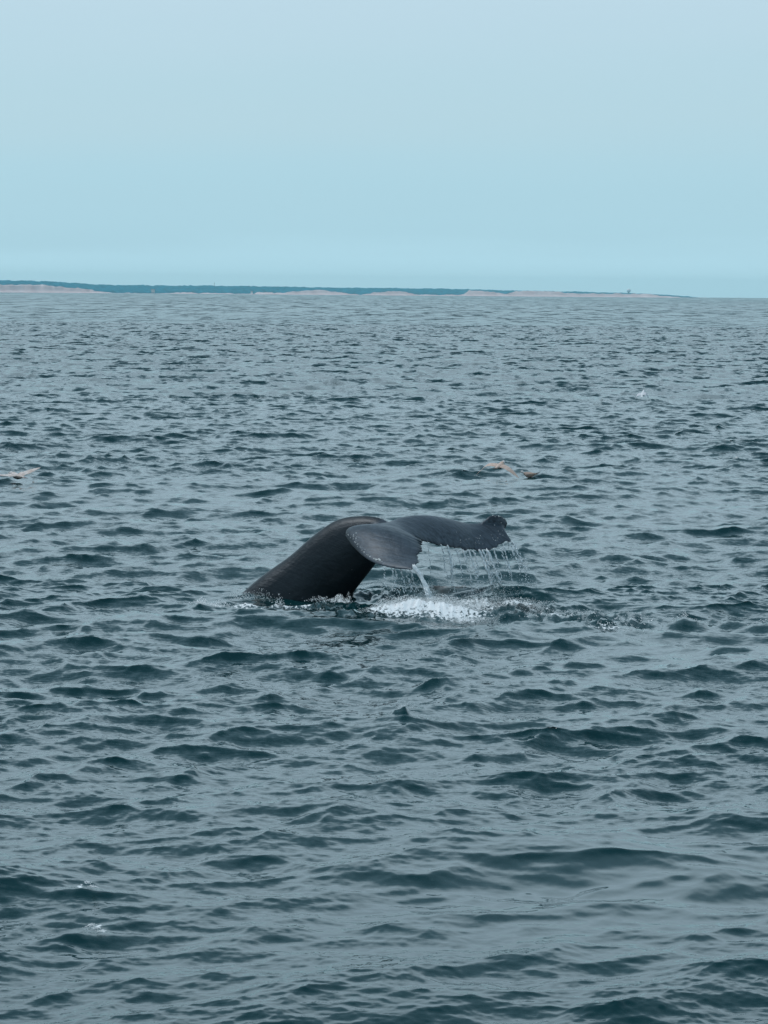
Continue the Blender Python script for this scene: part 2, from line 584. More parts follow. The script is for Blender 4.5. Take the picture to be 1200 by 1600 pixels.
# ------------------------------------------------------------------ far coast
def coast():
    top = [(-400, 434), (-200, 436), (0, 438), (60, 439), (100, 442), (150, 445), (300, 446), (400, 447), (500, 449), (600, 450), (700, 451),
           (800, 454), (900, 456), (980, 458), (1030, 460), (1080, 463.2), (1100, 466.2)]
    sand = [(-400, 446), (-150, 444), (0, 444), (60, 444.5), (90, 447.5), (120, 450), (165, 456), (180, 457.7), (255, 457.8), (270, 456.6), (330, 458),
            (395, 458.2), (402, 455.8), (425, 457.4), (445, 456.4), (480, 453), (505, 453), (530, 456.6), (560, 460), (580, 457.2), (608, 454.6), (625, 454.8),
            (645, 459.4), (700, 460.2), (722, 459.6), (730, 453.8), (760, 455), (790, 458.6), (800, 455), (830, 453.6), (870, 455), (880, 458),
            (900, 458.4), (950, 458.4), (1000, 459), (1012, 458.6), (1025, 461.2), (1060, 464), (1100, 466.4)]
    xs = np.arange(-400, 1101, 1.5)
    tp = np.interp(xs, *np.array(top).T); sd = np.interp(xs, *np.array(sand).T) + 1.3 * VN.fbm(xs / 7 + 60, xs * 0 + 14, 3, .6)
    dist = 7600 + 2.1 * xs
    X = (xs - 600) / FPX * dist
    yb = 458.6 + (xs - 600) * .0085 + CAM_H / dist * FPX
    zt = np.maximum((yb - tp) / FPX * dist, .5) + CAM_H * 0
    zs = np.clip((yb - sd) / FPX * dist - .8, .5, zt * .97)
    zt = zt + 1.2 * VN.fbm(xs / 9, xs * 0 + 3, 3)
    gul = VN.fbm(xs / 6., xs * 0 + 8, 3)
    rows = []
    rows.append(np.stack([X, dist - 60, X * 0 - 6], -1))
    rows.append(np.stack([X, dist - 6, X * 0 - .4], -1))
    rows.append(np.stack([X, dist + 12 + 3 * gul, np.minimum(2.0, zs * .4)], -1))
    for q in (.3, .55, .8, 1.0):
        rows.append(np.stack([X, dist + 14 + zs * q * 1.1 + 7 * gul * q, np.minimum(2, zs * .4) + (zs - np.minimum(2, zs * .4)) * q], -1))
    rows.append(np.stack([X, dist + 40 + zs * 1.5, zs - 3], -1))
    rows.append(np.stack([X, dist + 130 + zs * 2, zs - 3], -1))
    rows.append(np.stack([X, dist + 240 + zs * 2, zt - 9], -1))
    rows.append(np.stack([X, dist + 700, zt * .8 - 9], -1))
    rows.append(np.stack([X, dist + 1500, zt * 0 - 6], -1))
    co = np.stack(rows, 0)
    me = mesh_np('coast', co.reshape(-1, 3), grid_quads(*co.shape[:2]))
    sandm = simple_mat('coast_sand', (.95, .69, .68), .9, .14, .02)
    tag(link('coast', me, sandm), 'pale pink sand bluffs of the low far shore', 'coast', kind='structure')
    # the wood on top, one far mass of crowns
    xs2 = np.arange(-400, 1096, .8)
    I = lambda v: np.interp(xs2, xs, v)
    X2, d2, zs2, zt2 = I(X), I(dist), I(zs), I(zt)
    rows = []
    nq = 15
    for i in range(nq):
        q = i / (nq - 1)
        yy = d2 + 18 + zs2 * 1.1 + 230 * q
        zz = zs2 + (zt2 - zs2) * np.minimum(1, q * 1.15) ** .75
        lump = VN.fbm(X2 / 12 + 31, yy / 14, 3, .7) * 1.5
        edge = 0 if i == 0 else 1
        rows.append(np.stack([X2, yy, zz - 3 + edge * (2.6 + 2.2 * lump) - (1.5 if i == 0 else 0)], -1))
    rows.append(np.stack([X2, d2 + 800, zt2 * .8 - 2], -1))
    rows.append(np.stack([X2, d2 + 1450, zt2 * 0 - 5], -1))
    co = np.stack(rows, 0)
    me = mesh_np('woodland', co.reshape(-1, 3), grid_quads(*co.shape[:2]))
    wm = simple_mat('woodland_leaves', (.001, .21, .30), .85, .35, .06)
    tag(link('woodland', me, wm), 'blue green woods covering the top of the far shore', 'woods', kind='stuff')

    def spot(px):                                   # ground on the coast's crest at a pixel column
        k = np.interp(px, xs, np.arange(len(xs))); i = int(k)
        return Vector((X[i], dist[i], 0)), zs[i], zt[i]
    white = simple_mat('far_white_paint', (.95, .94, .95), .6, .05, 1)
    grey = simple_mat('far_tower_steel', (.10, .22, .23), .6, .1, 1)
    roofm = simple_mat('far_roof_shingle', (.35, .36, .38), .8, .1, 1)

    def cyl(r0, r1, z0, z1, n=14, x=0, y=0):
        a = np.linspace(0, 2 * np.pi, n, endpoint=False)
        bot = np.stack([x + r0 * np.cos(a), y + r0 * np.sin(a), a * 0 + z0], -1); tp_ = np.stack([x + r1 * np.cos(a), y + r1 * np.sin(a), a * 0 + z1], -1)
        co = np.concatenate([bot, tp_, [[x, y, z0], [x, y, z1]]])
        j = np.arange(n)
        return co, np.concatenate([np.stack([j, (j + 1) % n, n + (j + 1) % n, n + j], -1)]), np.concatenate([np.stack([(j + 1) % n, j, np.full(n, 2 * n)], -1), np.stack([n + j, n + (j + 1) % n, np.full(n, 2 * n + 1)], -1)])

    def part(name, geo_list, mat, parent):
        cs, qs, ts, b0 = [], [], [], 0
        for c, q, t_ in geo_list:
            cs.append(c); qs.append(q + b0); ts.append(t_ + b0); b0 += len(c)
        me_ = mesh_np(name, np.concatenate(cs), np.concatenate(qs), np.concatenate(ts))
        me_.polygons.foreach_set('use_smooth', np.zeros(len(me_.polygons), dtype=bool))
        return link(name, me_, mat, parent)
    # white ball on a tower
    p, zs_, zt_ = spot(983)
    root = bpy.data.objects.new('domed_tower', None); COL.objects.link(root)
    root.location = (p.x, p.y + 120, zt_ - 4)
    tag(root, 'white ball topped tower standing alone above the far shore', 'tower')
    part('shaft', [cyl(2.0, 1.7, 0, 6)], grey, root)
    part('platform', [cyl(1.7, 4.2, 6, 7.2), cyl(4.4, 4.4, 7.2, 7.8)], grey, root)
    v, f = ico(3)
    dome = v * 6.6 + np.array([0, 0, 12.6])
    link('dome', mesh_np('dome', dome, tris=f), white, root)
    part('lightning_rod', [cyl(.35, .15, 18.4, 22, 6)], white, root)
    p, zs_, zt_ = spot(969)
    # thin mast
    p, zs_, zt_ = spot(329)
    root = bpy.data.objects.new('radio_mast', None); COL.objects.link(root)
    root.location = (p.x, p.y + 120, zt_ - 4)
    tag(root, 'thin grey radio mast poking above the wooded far shore', 'mast')
    part('pole', [cyl(.55, .4, 0, 13, 8)], grey, root)
    part('antenna', [cyl(.9, .9, 11.0, 11.5, 8), cyl(.25, .2, 11, 15, 6, .7), cyl(.25, .2, 11, 14, 6, -.7)], grey, root)

    def house(px, zoff, w_, lab):
        p, zs_, zt_ = spot(px)
        root = bpy.data.objects.new('house', None); COL.objects.link(root)
        root.location = (p.x, p.y + 22 + zs_ * 1.1, zs_ + zoff)
        tag(root, lab, 'house', 'houses on the far shore')
        hw, hd, hh = w_ / 2, 4, 4.2
        co_ = np.array([[-hw, -hd, -3], [hw, -hd, -3], [hw, hd, -3], [-hw, hd, -3], [-hw, -hd, hh], [hw, -hd, hh], [hw, hd, hh], [-hw, hd, hh]])
        q = np.array([[0, 1, 5, 4], [1, 2, 6, 5], [2, 3, 7, 6], [3, 0, 4, 7], [3, 2, 1, 0]])
        me_ = mesh_np('wall', co_, q); link('wall', me_, white, root)
        e = .5
        co_ = np.array([[-hw - e, -hd - e, hh + .02], [hw + e, -hd - e, hh + .02], [hw + e, hd + e, hh + .02], [-hw - e, hd + e, hh + .02], [-hw - e, 0, hh + 2.6], [hw + e, 0, hh + 2.6]])
        me_ = mesh_np('roof', co_, np.array([[0, 1, 5, 4], [2, 3, 4, 5], [3, 2, 1, 0]]), np.array([[1, 2, 5], [3, 0, 4]])); link('roof', me_, roofm, root)
        for k in (-.28, .28):
            c_ = np.array([[k * w_ - .6, -hd - .05, 1], [k * w_ + .6, -hd - .05, 1], [k * w_ + .6, -hd - .05, 2.6], [k * w_ - .6, -hd - .05, 2.6]])
            link('window', mesh_np('window', c_, np.array([[0, 1, 2, 3]])), grey, root)
    house(236, 5.0, 10, 'long white house half way up the wooded shore')
    house(391, 1.0, 6, 'small pale house at the foot of the wooded shore')


coast()


# ------------------------------------------------------------------ whale
HEAD = Vector((-.82, .57, 0))          # the way the whale swims: away to the left
SPAN = Vector((.57, .82, 0))           # towards its far fluke


def sagittal_dy(px):
    return float(np.interp(px, [280, 380, 470, 540, 600, 640], [.62, .56, .50, .38, 0, -.28]))


def build_whale():
    sh = Shells()
    # --- tail stock: dorsal and ventral outline pairs, half width
    st = [((624, 825), (619, 842), .10), ((612, 819), (606, 852), .17), ((592, 809), (596, 866), .23), ((563, 806), (587, 879), .28), ((528, 812), (572, 899), .33),
          ((494, 834), (556, 919), .39), ((455, 868), (540, 941), .45), ((412, 899), (522, 966), .52), ((372, 934), (500, 996), .58), ((330, 975), (475, 1035), .64), ((285, 1030), (450, 1085), .66)]
    D = np.array([at(*d, WHALE_Y + sagittal_dy(d[0])) for d, v, w in st])
    V = np.array([at(*v, WHALE_Y + sagittal_dy(v[0])) for d, v, w in st])
    Wd = np.array([[w] for d, v, w in st])
    ts = np.arange(len(st)); tt = np.linspace(0, len(st) - 1, 60)
    D, V, Wd = catmull(D, ts, tt), catmull(V, ts, tt), catmull(Wd, ts, tt)[:, 0]
    rings = []
    n = 36
    for d, v, w in zip(D, V, Wd):
        c = (d + v) / 2; u = (d - v) / 2
        ring = []
        for j in range(n):
            a = 2 * math.pi * j / n
            cu, su = math.cos(a), math.sin(a)
            s = math.copysign(abs(su) ** 1.15, su)                 # narrower towards the dorsal and ventral keels
            ring.append(c + u * cu + np.array(SPAN) * w * s)
        rings.append(ring)
    sh.loft(rings)
    # --- flukes: leading and trailing edge by pixel and depth
    LE = [(-1.0, 646, 890.5, -2.15), (-.93, 620, 889, -2.0), (-.84, 597, 884, -1.80), (-.72, 577, 876, -1.55), (-.58, 562, 865, -1.28), (-.42, 548, 850, -.95), (-.28, 540, 836, -.66), (-.18, 544, 827.5, -.44),
          (-.09, 566, 825, -.20), (0, 596, 822, .02), (.1, 622, 811, .22), (.2, 645, 806.5, .36), (.33, 672, 806, .56), (.47, 702, 811.5, .76), (.6, 730, 818, .94), (.7, 748, 817.5, 1.06),
          (.79, 760, 810.5, 1.17), (.87, 775, 806.5, 1.28), (.94, 786, 809, 1.36), (.98, 791, 816, 1.40), (1.0, 791, 826, 1.38)]
    TE = [(-1.0, 643, 892.5, -2.2), (-.93, 651, 885, -2.05), (-.84, 654, 877, -1.90), (-.72, 653, 871, -1.72), (-.58, 659, 862, -1.50), (-.42, 661, 853, -1.22), (-.28, 656, 845, -.98), (-.18, 648, 838.5, -.80),
          (-.09, 637, 833, -.64), (0, 627, 829, -.52), (.1, 652, 841, -.42), (.2, 672, 848, -.28), (.33, 697, 853, -.08), (.47, 724, 859, .12), (.6, 747, 861.5, .32), (.7, 768, 859.5, .5),
          (.79, 784, 851.5, .7), (.87, 801, 847, .86), (.94, 776, 837, 1.1), (.98, 782, 833, 1.28), (1.0, 790, 830, 1.34)]
    u0 = np.array([r[0] for r in LE])
    LEp = np.array([at(r[1], r[2], WHALE_Y + r[3]) for r in LE]); TEp = np.array([at(r[1], r[2], WHALE_Y + r[3]) for r in TE])
    uu = np.linspace(-1, 1, 150)
    lin = lambda P: np.stack([np.interp(uu, u0, P[:, k]) for k in range(3)], -1)
    Lc = .75 * catmull(LEp, u0, uu) + .25 * lin(LEp); Tc = .6 * catmull(TEp, u0, uu) + .4 * lin(TEp)
    ser = VN.fbm(uu * 23 + 4, uu * 0 + 2, 3, .7) * .08 * (1 - np.exp(-(uu / .12) ** 2))
    ch = Tc - Lc
    cdir = ch / (np.linalg.norm(ch, axis=1)[:, None] + 1e-6)
    rings = []
    nc = 16
    for i, u in enumerate(uu):
        le, te = Lc[i], Tc[i]
        span = Lc[min(i + 2, len(uu) - 1)] + Tc[min(i + 2, len(uu) - 1)] - Lc[max(i - 2, 0)] - Tc[max(i - 2, 0)]
        chd = te - le
        nrm = np.cross(chd, span); nrm /= np.linalg.norm(nrm) + 1e-9
        if nrm[2] < 0: nrm = -nrm
        cl = np.linalg.norm(chd)
        tm = (.17 * (1 - abs(u)) ** 1.2 + .055 + .12 * math.exp(-((u + .25) / .18) ** 2)) * min(1, cl / .35)
        cam_ = (.17 * math.exp(-((u + .42) / .25) ** 2) + .08 * math.exp(-((u - .45) / .25) ** 2) + .02) * min(1, cl / .5)
        if u > .72: cam_ -= .10 * (u - .72) / .28
        top, bot = [], []
        for q in range(nc + 1):
            v = q / nc
            th = tm * (1.6 * math.sqrt(v + .002) * (1 - v) ** .8 + .16) * .75
            p = le + chd * v + cdir[i] * ser[i] * v ** 9 + nrm * cam_ * 4 * v * (1 - v) * .6
            top.append(p + nrm * th * .5); bot.append(p - nrm * th * .5)
        rings.append(top + bot[::-1])
    sh.loft(rings)
    rings_f = rings
    # the far tip, curled up into a rounded knuckle
    kn = [(752, 819, 4, .05), (762, 815, 9, .08), (772, 814.5, 10.5, .10), (781, 817.5, 11.5, .10), (787, 821, 10.5, .08), (790.5, 823, 6, .04)]
    rings = []
    for px, py, hh, dd in kn:
        yy = WHALE_Y + np.interp(px, [748, 791], [1.0, 1.28])
        c = np.array(at(px, py, yy)); h_ = hh / 88.5
        rings.append([c + np.array([.03 * math.sin(a), dd * math.cos(a), h_ * math.sin(a)]) for a in np.linspace(0, 2 * math.pi, 20, endpoint=False)])
    sh.loft(rings)
    me = remeshed('whale', sh.co, sh.p, .017, 2)
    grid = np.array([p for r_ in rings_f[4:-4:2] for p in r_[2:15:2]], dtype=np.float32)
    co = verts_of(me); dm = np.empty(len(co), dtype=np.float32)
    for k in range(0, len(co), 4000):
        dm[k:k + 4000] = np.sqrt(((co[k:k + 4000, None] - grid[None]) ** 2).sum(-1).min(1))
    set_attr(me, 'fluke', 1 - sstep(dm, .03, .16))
    return me, uu, Lc, Tc


def whale_material():
    m, t, b = new_mat('wet_whale_skin')
    n = t.nodes.new; l = t.links.new
    tcn = n('ShaderNodeTexCoord')
    # fine scratches that run down the flukes, from the body to the trailing edge
    def dot(v, k):
        q = n('ShaderNodeVectorMath'); q.operation = 'DOT_PRODUCT'; l(tcn.outputs['Object'], q.inputs[0]); q.inputs[1].default_value = Vector(v).normalized() * k
        return q.outputs['Value']
    mpn = n('ShaderNodeCombineXYZ')
    l(dot((.86, -.42, -.28), 1.3), mpn.inputs[0]); l(dot((.42, .9, 0), 22), mpn.inputs[1]); l(dot((.25, -.12, .96), 22), mpn.inputs[2])
    sc_ = n('ShaderNodeTexNoise'); sc_.inputs['Scale'].default_value = 1; sc_.inputs['Detail'].default_value = 4; sc_.inputs['Roughness'].default_value = .6
    l(mpn.outputs[0], sc_.inputs['Vector'])
    r1 = n('ShaderNodeMapRange'); r1.inputs['From Min'].default_value = .56; r1.inputs['From Max'].default_value = .78; l(sc_.outputs['Fac'], r1.inputs['Value'])
    big = n('ShaderNodeTexNoise'); big.inputs['Scale'].default_value = 2.2; big.inputs['Detail'].default_value = 4; l(tcn.outputs['Object'], big.inputs['Vector'])
    r2 = n('ShaderNodeValToRGB'); r2.color_ramp.elements[0].color = (.004, .006, .008, 1); r2.color_ramp.elements[1].color = (.008, .0105, .0135, 1)
    r2.color_ramp.elements[0].position = .35; r2.color_ramp.elements[1].position = .7
    l(big.outputs['Fac'], r2.inputs[0])
    mx = n('ShaderNodeMix'); mx.data_type = 'RGBA'; l(r2.outputs[0], mx.inputs[6]); mx.inputs[7].default_value = (.06, .068, .078, 1)
    mm = n('ShaderNodeMath'); mm.operation = 'MULTIPLY'; l(r1.outputs[0], mm.inputs[0]); mm.inputs[1].default_value = .25
    l(mm.outputs[0], mx.inputs['Factor'])
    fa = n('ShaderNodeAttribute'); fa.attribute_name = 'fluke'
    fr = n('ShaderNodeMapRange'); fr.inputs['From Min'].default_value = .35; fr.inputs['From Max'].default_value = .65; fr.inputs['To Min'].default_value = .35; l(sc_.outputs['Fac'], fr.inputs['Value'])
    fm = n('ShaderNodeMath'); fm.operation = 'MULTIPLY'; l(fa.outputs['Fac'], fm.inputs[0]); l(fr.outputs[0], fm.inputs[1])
    mx1 = n('ShaderNodeMix'); mx1.data_type = 'RGBA'; l(mx.outputs[2], mx1.inputs[6]); mx1.inputs[7].default_value = (.065, .082, .105, 1); l(fm.outputs[0], mx1.inputs['Factor'])  # flukes greyed: scratched skin, plus their sky sheen painted into the colour
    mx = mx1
    # pale flecks
    vo = n('ShaderNodeTexVoronoi'); vo.inputs['Scale'].default_value = 9; l(tcn.outputs['Object'], vo.inputs['Vector'])
    fl = n('ShaderNodeMapRange'); fl.inputs['From Min'].default_value = .10; fl.inputs['From Max'].default_value = .05; l(vo.outputs['Distance'], fl.inputs['Value'])
    sel = n('ShaderNodeSeparateColor'); l(vo.outputs['Color'], sel.inputs[0])
    gt = n('ShaderNodeMath'); gt.operation = 'GREATER_THAN'; l(sel.outputs[0], gt.inputs[0]); gt.inputs[1].default_value = .93
    g2 = n('ShaderNodeMath'); g2.operation = 'MULTIPLY'; l(gt.outputs[0], g2.inputs[0]); l(fl.outputs[0], g2.inputs[1])
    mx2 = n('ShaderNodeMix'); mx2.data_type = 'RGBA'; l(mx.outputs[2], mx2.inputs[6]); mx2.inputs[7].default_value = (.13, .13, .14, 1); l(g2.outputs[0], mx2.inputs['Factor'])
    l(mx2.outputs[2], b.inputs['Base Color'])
    b.inputs['Roughness'].default_value = .46
    b.inputs['IOR'].default_value = 1.40
    b.inputs['Specular Tint'].default_value = (.74, .88, 1.0, 1)
    b.inputs['Coat Weight'].default_value = .15
    b.inputs['Coat Roughness'].default_value = .28
    b.inputs['Coat IOR'].default_value = 1.4
    bp = n('ShaderNodeBump'); bp.inputs['Strength'].default_value = .4; bp.inputs['Distance'].default_value = .02
    l(sc_.outputs['Fac'], bp.inputs['Height'])
    lump = n('ShaderNodeTexNoise'); lump.inputs['Scale'].default_value = 6.5; lump.inputs['Detail'].default_value = 6; lump.inputs['Roughness'].default_value = .62
    l(tcn.outputs['Object'], lump.inputs['Vector'])
    b2 = n('ShaderNodeBump'); b2.inputs['Strength'].default_value = .45; b2.inputs['Distance'].default_value = .045
    l(lump.outputs['Fac'], b2.inputs['Height']); l(bp.outputs[0], b2.inputs['Normal']); l(b2.outputs[0], b.inputs['Normal'])
    return m


WHALE_MAT = whale_material()
wme, FU, FLE, FTE = build_whale()
whale = tag(link('whale', wme, WHALE_MAT),
            'dark whale raising its wet tail flukes as it dives', 'whale')
barn_mat = simple_mat('barnacle_shell', (.72, .70, .68), .7, .2, 40)


def on_whale(p, lift=0):
    ok, loc, nrm, _ = whale.closest_point_on_mesh(Vector(p))
    return Vector(loc) + Vector(nrm) * lift


pts, rad = [], []
for k in range(70):                                   # along the near leading edge
    u = random.choice([random.gauss(-.36, .04), random.gauss(-.55, .05), random.gauss(-.78, .035), random.gauss(-.70, .06)])
    i = np.argmin(abs(FU - u))
    back = abs(random.gauss(0, .045)) if u < -.5 else abs(random.gauss(.08, .06))
    p = FLE[i] + (FTE[i] - FLE[i]) * back + np.array([0, 0, .08])
    pts.append(on_whale(p)); rad.append(random.uniform(.003, .013) ** 1.0 * (1.7 if -.84 < u < -.74 else .85))
for k in range(34):                                   # far fluke tip
    u = .80 + .19 * random.random()
    i = np.argmin(abs(FU - u))
    p = FLE[i] + (FTE[i] - FLE[i]) * abs(random.gauss(0, .2)) + np.array([0, 0, .08])
    pts.append(on_whale(p)); rad.append(random.uniform(.005, .012))
for k in range(26):                                   # far trailing part
    u = random.uniform(.45, .85); i = np.argmin(abs(FU - u))
    p = FLE[i] + (FTE[i] - FLE[i]) * random.uniform(.6, .97) + np.array([0, 0, .1])
    pts.append(on_whale(p)); rad.append(random.uniform(.004, .009))
for k in range(22):                                   # the dorsal ridge by the root
    px = random.uniform(565, 612); py = np.interp(px, [560, 590, 614], [805, 808, 820]) + random.uniform(-1, 3)
    pts.append(on_whale(at(px, py, WHALE_Y + sagittal_dy(px)))); rad.append(random.uniform(.004, .011))
barn = blobs('barnacles', pts, rad, mat=barn_mat, parent=whale)
tag(barn, 'white barnacles dotting the fluke edges', kind='stuff')

# ------------------------------------------------------------------ falling water, spray, foam
m, t, b = new_mat('falling_water')
b.inputs['Base Color'].default_value = (.90, .93, .95, 1)
b.inputs['Roughness'].default_value = .15
b.inputs['IOR'].default_value = 1.333
b.inputs['Transmission Weight'].default_value = .2
tcn = t.nodes.new('ShaderNodeTexCoord'); nzz = t.nodes.new('ShaderNodeTexNoise'); nzz.inputs['Scale'].default_value = 20
t.links.new(tcn.outputs['Object'], nzz.inputs['Vector'])
mr = t.nodes.new('ShaderNodeMapRange'); mr.inputs['To Min'].default_value = .08; mr.inputs['To Max'].default_value = .3
t.links.new(nzz.outputs['Fac'], mr.inputs['Value']); t.links.new(mr.outputs[0], b.inputs['Roughness'])
DROP = m
FOAM = simple_mat('foam_white', (.94, .95, .95), .6, .06, 12)


def te_point(px, lo, hi):
    best = None
    for i in range(len(FU)):
        if lo <= FU[i] <= hi:
            v = CAM_R.transposed() @ (Vector(FTE[i]) - CAM_C)
            x = W / 2 + FPX * v.x / -v.z
            if best is None or abs(x - px) < best[0]:
                best = (abs(x - px), Vector(FTE[i]))
    return best[1]


def stream(start, drift, z_end, r0, dens, spread, P, R, S, cut=1.0):
    """one thread of water: joined near the edge, breaking into drops lower down"""
    fall = start.z - z_end
    n = int(1.5 * dens * fall / .02)
    wob = random.uniform(0, 6)
    for k in range(n):
        q = (k + random.random()) / n
        if q > cut: break
        if random.random() < q * .45 and spread < .05: continue
        z = start.z - fall * q
        x = start.x + drift * q ** .8 * fall + .025 * math.sin(q * 9 + wob) * q + random.gauss(0, spread * (.15 + q))
        y = start.y - .2 * q + random.gauss(0, spread * (.15 + q))
        P.append((x, y, z)); R.append(1.7 * r0 * random.uniform(.5, 1.15) * (1 - .35 * q)); S.append(random.uniform(1.5, 3.2) if q < .6 else random.uniform(.9, 1.8))


def curtain(specs, label, name='falling_water'):
    P, R, S = [], [], []
    for px, lo, hi, drift, r0, dens, spread, cut in specs:
        stream(te_point(px, lo, hi), drift, .02, r0, dens, spread, P, R, S, cut)
    o = blobs(name, P, R, stretch=S, axis=(-.30, .05), mat=DROP)
    tag(o, label, 'water', kind='stuff')


far_specs = []
for px, dr_, r0, dn, sp in [(668, .10, .006, .5, .03), (690, .18, .007, .7, .02), (699, .15, .010, 1.2, .012), (712, .22, .007, .7, .02), (722, .24, .009, 1.1, .015), (733, .28, .009, 1.1, .018),
                            (740, .25, .008, .9, .03), (748, .34, .013, 2.0, .012), (755, .28, .009, 1.2, .025), (760, .38, .012, 1.8, .014), (772, .24, .007, .8, .03), (781, .30, .006, .7, .03),
                            (786, .24, .009, 1.0, .016), (797, .34, .008, 1.0, .018), (802, .38, .008, 1.1, .02), (725, .3, .006, 1.6, .10), (760, .3, .006, 2.2, .12), (795, .3, .005, 1.4, .12), (700, .2, .005, 1.0, .09), (800, .45, .006, .9, .07)]:
    far_specs.append((px, .05, .9, dr_, r0, dn, sp, 1.0))
curtain(far_specs, 'curtain of thin water threads pouring off the fluke with the curled tip')
near_specs = []
for px, dr_, r0, dn, sp in [(648, .50, .014, 3.2, .016), (648, .54, .016, 3.2, .022), (650, .50, .012, 2.6, .03), (650, .45, .007, 1.6, .06)]:
    near_specs.append((px, -.99, -.8, dr_, r0, dn, sp, 1.0))
# drips from under the near leading edge
P, R, S = [], [], []
for px, lo, hi, drift, r0, dens, spread, cut in near_specs:
    stream(te_point(px, lo, hi), drift, .02, r0, dens, spread, P, R, S, cut)
for px, py, drift, dn in [(600, 886, .12, .5), (612, 888, .15, .9), (617, 889, .15, .7), (626, 889, .2, .8), (634, 890, .25, .8), (640, 890, .3, 1.0)]:
    stream(Vector(at(px, py, WHALE_Y - 1.85)), drift, .02, .0065, dn, .03, P, R, S, 1)
o = blobs('falling_water', P, R, stretch=S, axis=(-.45, .05), mat=DROP)
tag(o, 'single thick spout of water pouring off the barnacled fluke tip', 'water', kind='stuff')


def spray_cloud(name, label, specs, mat, cat='foam'):
    """lumps and specks of foam over the sea: pixel, half sizes (m), height, count, drop size"""
    P, R = [], []
    for px, py, sx, sy, hh, cnt, r0 in specs:
        g = ground(px, py)
        x = g.x + rng.normal(0, sx * .55, cnt); y = g.y + rng.normal(0, sy * .55, cnt)
        d, _ = sea_disp(x, y, [np.ones(cnt)] * 3)
        fall = np.exp(-((x - g.x) / sx) ** 2 - ((y - g.y) / sy) ** 2)
        zz = d[:, 2] + hh * fall * rng.random(cnt) ** 1.4 + .03
        for a in zip(x, y, zz): P.append(a)
        R += list(r0 * rng.uniform(.35, 1.1, cnt) ** 1.5)
    o = blobs(name, P, R, mat=mat, shape=OCT)
    tag(o, label, cat, kind='stuff')
    return o


spray_cloud('splash_foam', 'bright white foam churned up beneath the dripping flukes',
            [(638, 957, .65, .4, .15, 5200, .0060), (698, 957, .65, .4, .17, 5200, .0060), (603, 957, .28, .3, .20, 1900, .006), (745, 955, .45, .35, .15, 2000, .0055), (730, 968, .40, .25, .06, 1200, .0055),
             (668, 950, .16, .15, .30, 1300, .006), (815, 948, .45, .3, .12, 1500, .0055), (770, 940, .5, .4, .25, 900, .005), (640, 920, .7, .4, .25, 1100, .0045), (850, 960, .6, .4, .10, 900, .005),
             (700, 915, .7, .5, .3, 800, .0042), (670, 925, .5, .3, .5, 500, .0042)], FOAM)
spray_cloud('splash_foam', 'thin white foam where the whale back meets the water',
            [(318, 944, .14, .12, .12, 260, .010), (345, 944, .2, .15, .10, 200, .009), (375, 938, .22, .12, .22, 260, .008), (410, 936, .3, .1, .22, 220, .007), (437, 942, .08, .1, .2, 120, .008),
             (530, 940, .16, .12, .14, 420, .009), (505, 946, .25, .12, .08, 220, .008), (545, 938, .06, .08, .18, 120, .008), (470, 952, .35, .15, .06, 160, .008)], FOAM)
spray_cloud('splash_foam', 'short broken foam on a wave peak apart from the splash',
            [(1070, 966, .07, .08, .10, 110, .008), (1082, 968, .14, .08, .05, 70, .007)], FOAM)
spray_cloud('splash_foam', 'scattered flecks of foam trailing off from the splash',
            [(900, 966, .5, .3, .06, 140, .008), (960, 985, .35, .2, .05, 110, .008), (990, 990, .3, .15, .04, 60, .007), (1000, 968, .5, .2, .04, 80, .007), (1190, 980, .25, .1, .06, 80, .008)], FOAM)
spray_cloud('splash_foam', 'small white cap on the taller of two neighbouring waves', [(142, 1443, .035, .03, .02, 130, .0045), (150, 1447, .035, .03, .015, 130, .0045), (159, 1453, .035, .03, .01, 110, .004)], FOAM)
spray_cloud('splash_foam', 'small white cap on the smaller of two neighbouring waves', [(137, 1389, .025, .03, .02, 90, .0045), (144, 1394, .025, .03, .015, 90, .0045), (150, 1400, .025, .03, .01, 80, .004)], FOAM)
spray_cloud('splash_foam', 'white flecks on a single dark pointed wave', [(630, 1131, .10, .05, .05, 36, .006), (644, 1130, .02, .03, .10, 20, .006)], FOAM)


# ------------------------------------------------------------------ gulls
def gull_mat():
    m, t, b = new_mat('gull_feathers')
    a = t.nodes.new('ShaderNodeVertexColor'); a.layer_name = 'feather'
    tcn = t.nodes.new('ShaderNodeTexCoord'); nzz = t.nodes.new('ShaderNodeTexNoise'); nzz.inputs['Scale'].default_value = 45; nzz.inputs['Detail'].default_value = 3
    t.links.new(tcn.outputs['Object'], nzz.inputs['Vector'])
    mr = t.nodes.new('ShaderNodeMapRange'); mr.inputs['To Min'].default_value = .6; mr.inputs['To Max'].default_value = 1.3
    t.links.new(nzz.outputs['Fac'], mr.inputs['Value'])
    vm = t.nodes.new('ShaderNodeVectorMath'); vm.operation = 'SCALE'
    t.links.new(a.outputs[0], vm.inputs[0]); t.links.new(mr.outputs[0], vm.inputs['Scale'])
    t.links.new(vm.outputs[0], b.inputs['Base Color'])
    b.inputs['Roughness'].default_value = .75
    return m


GULL = gull_mat()
BILL = simple_mat('gull_bill', (.25, .17, .10), .5, .2, 30)


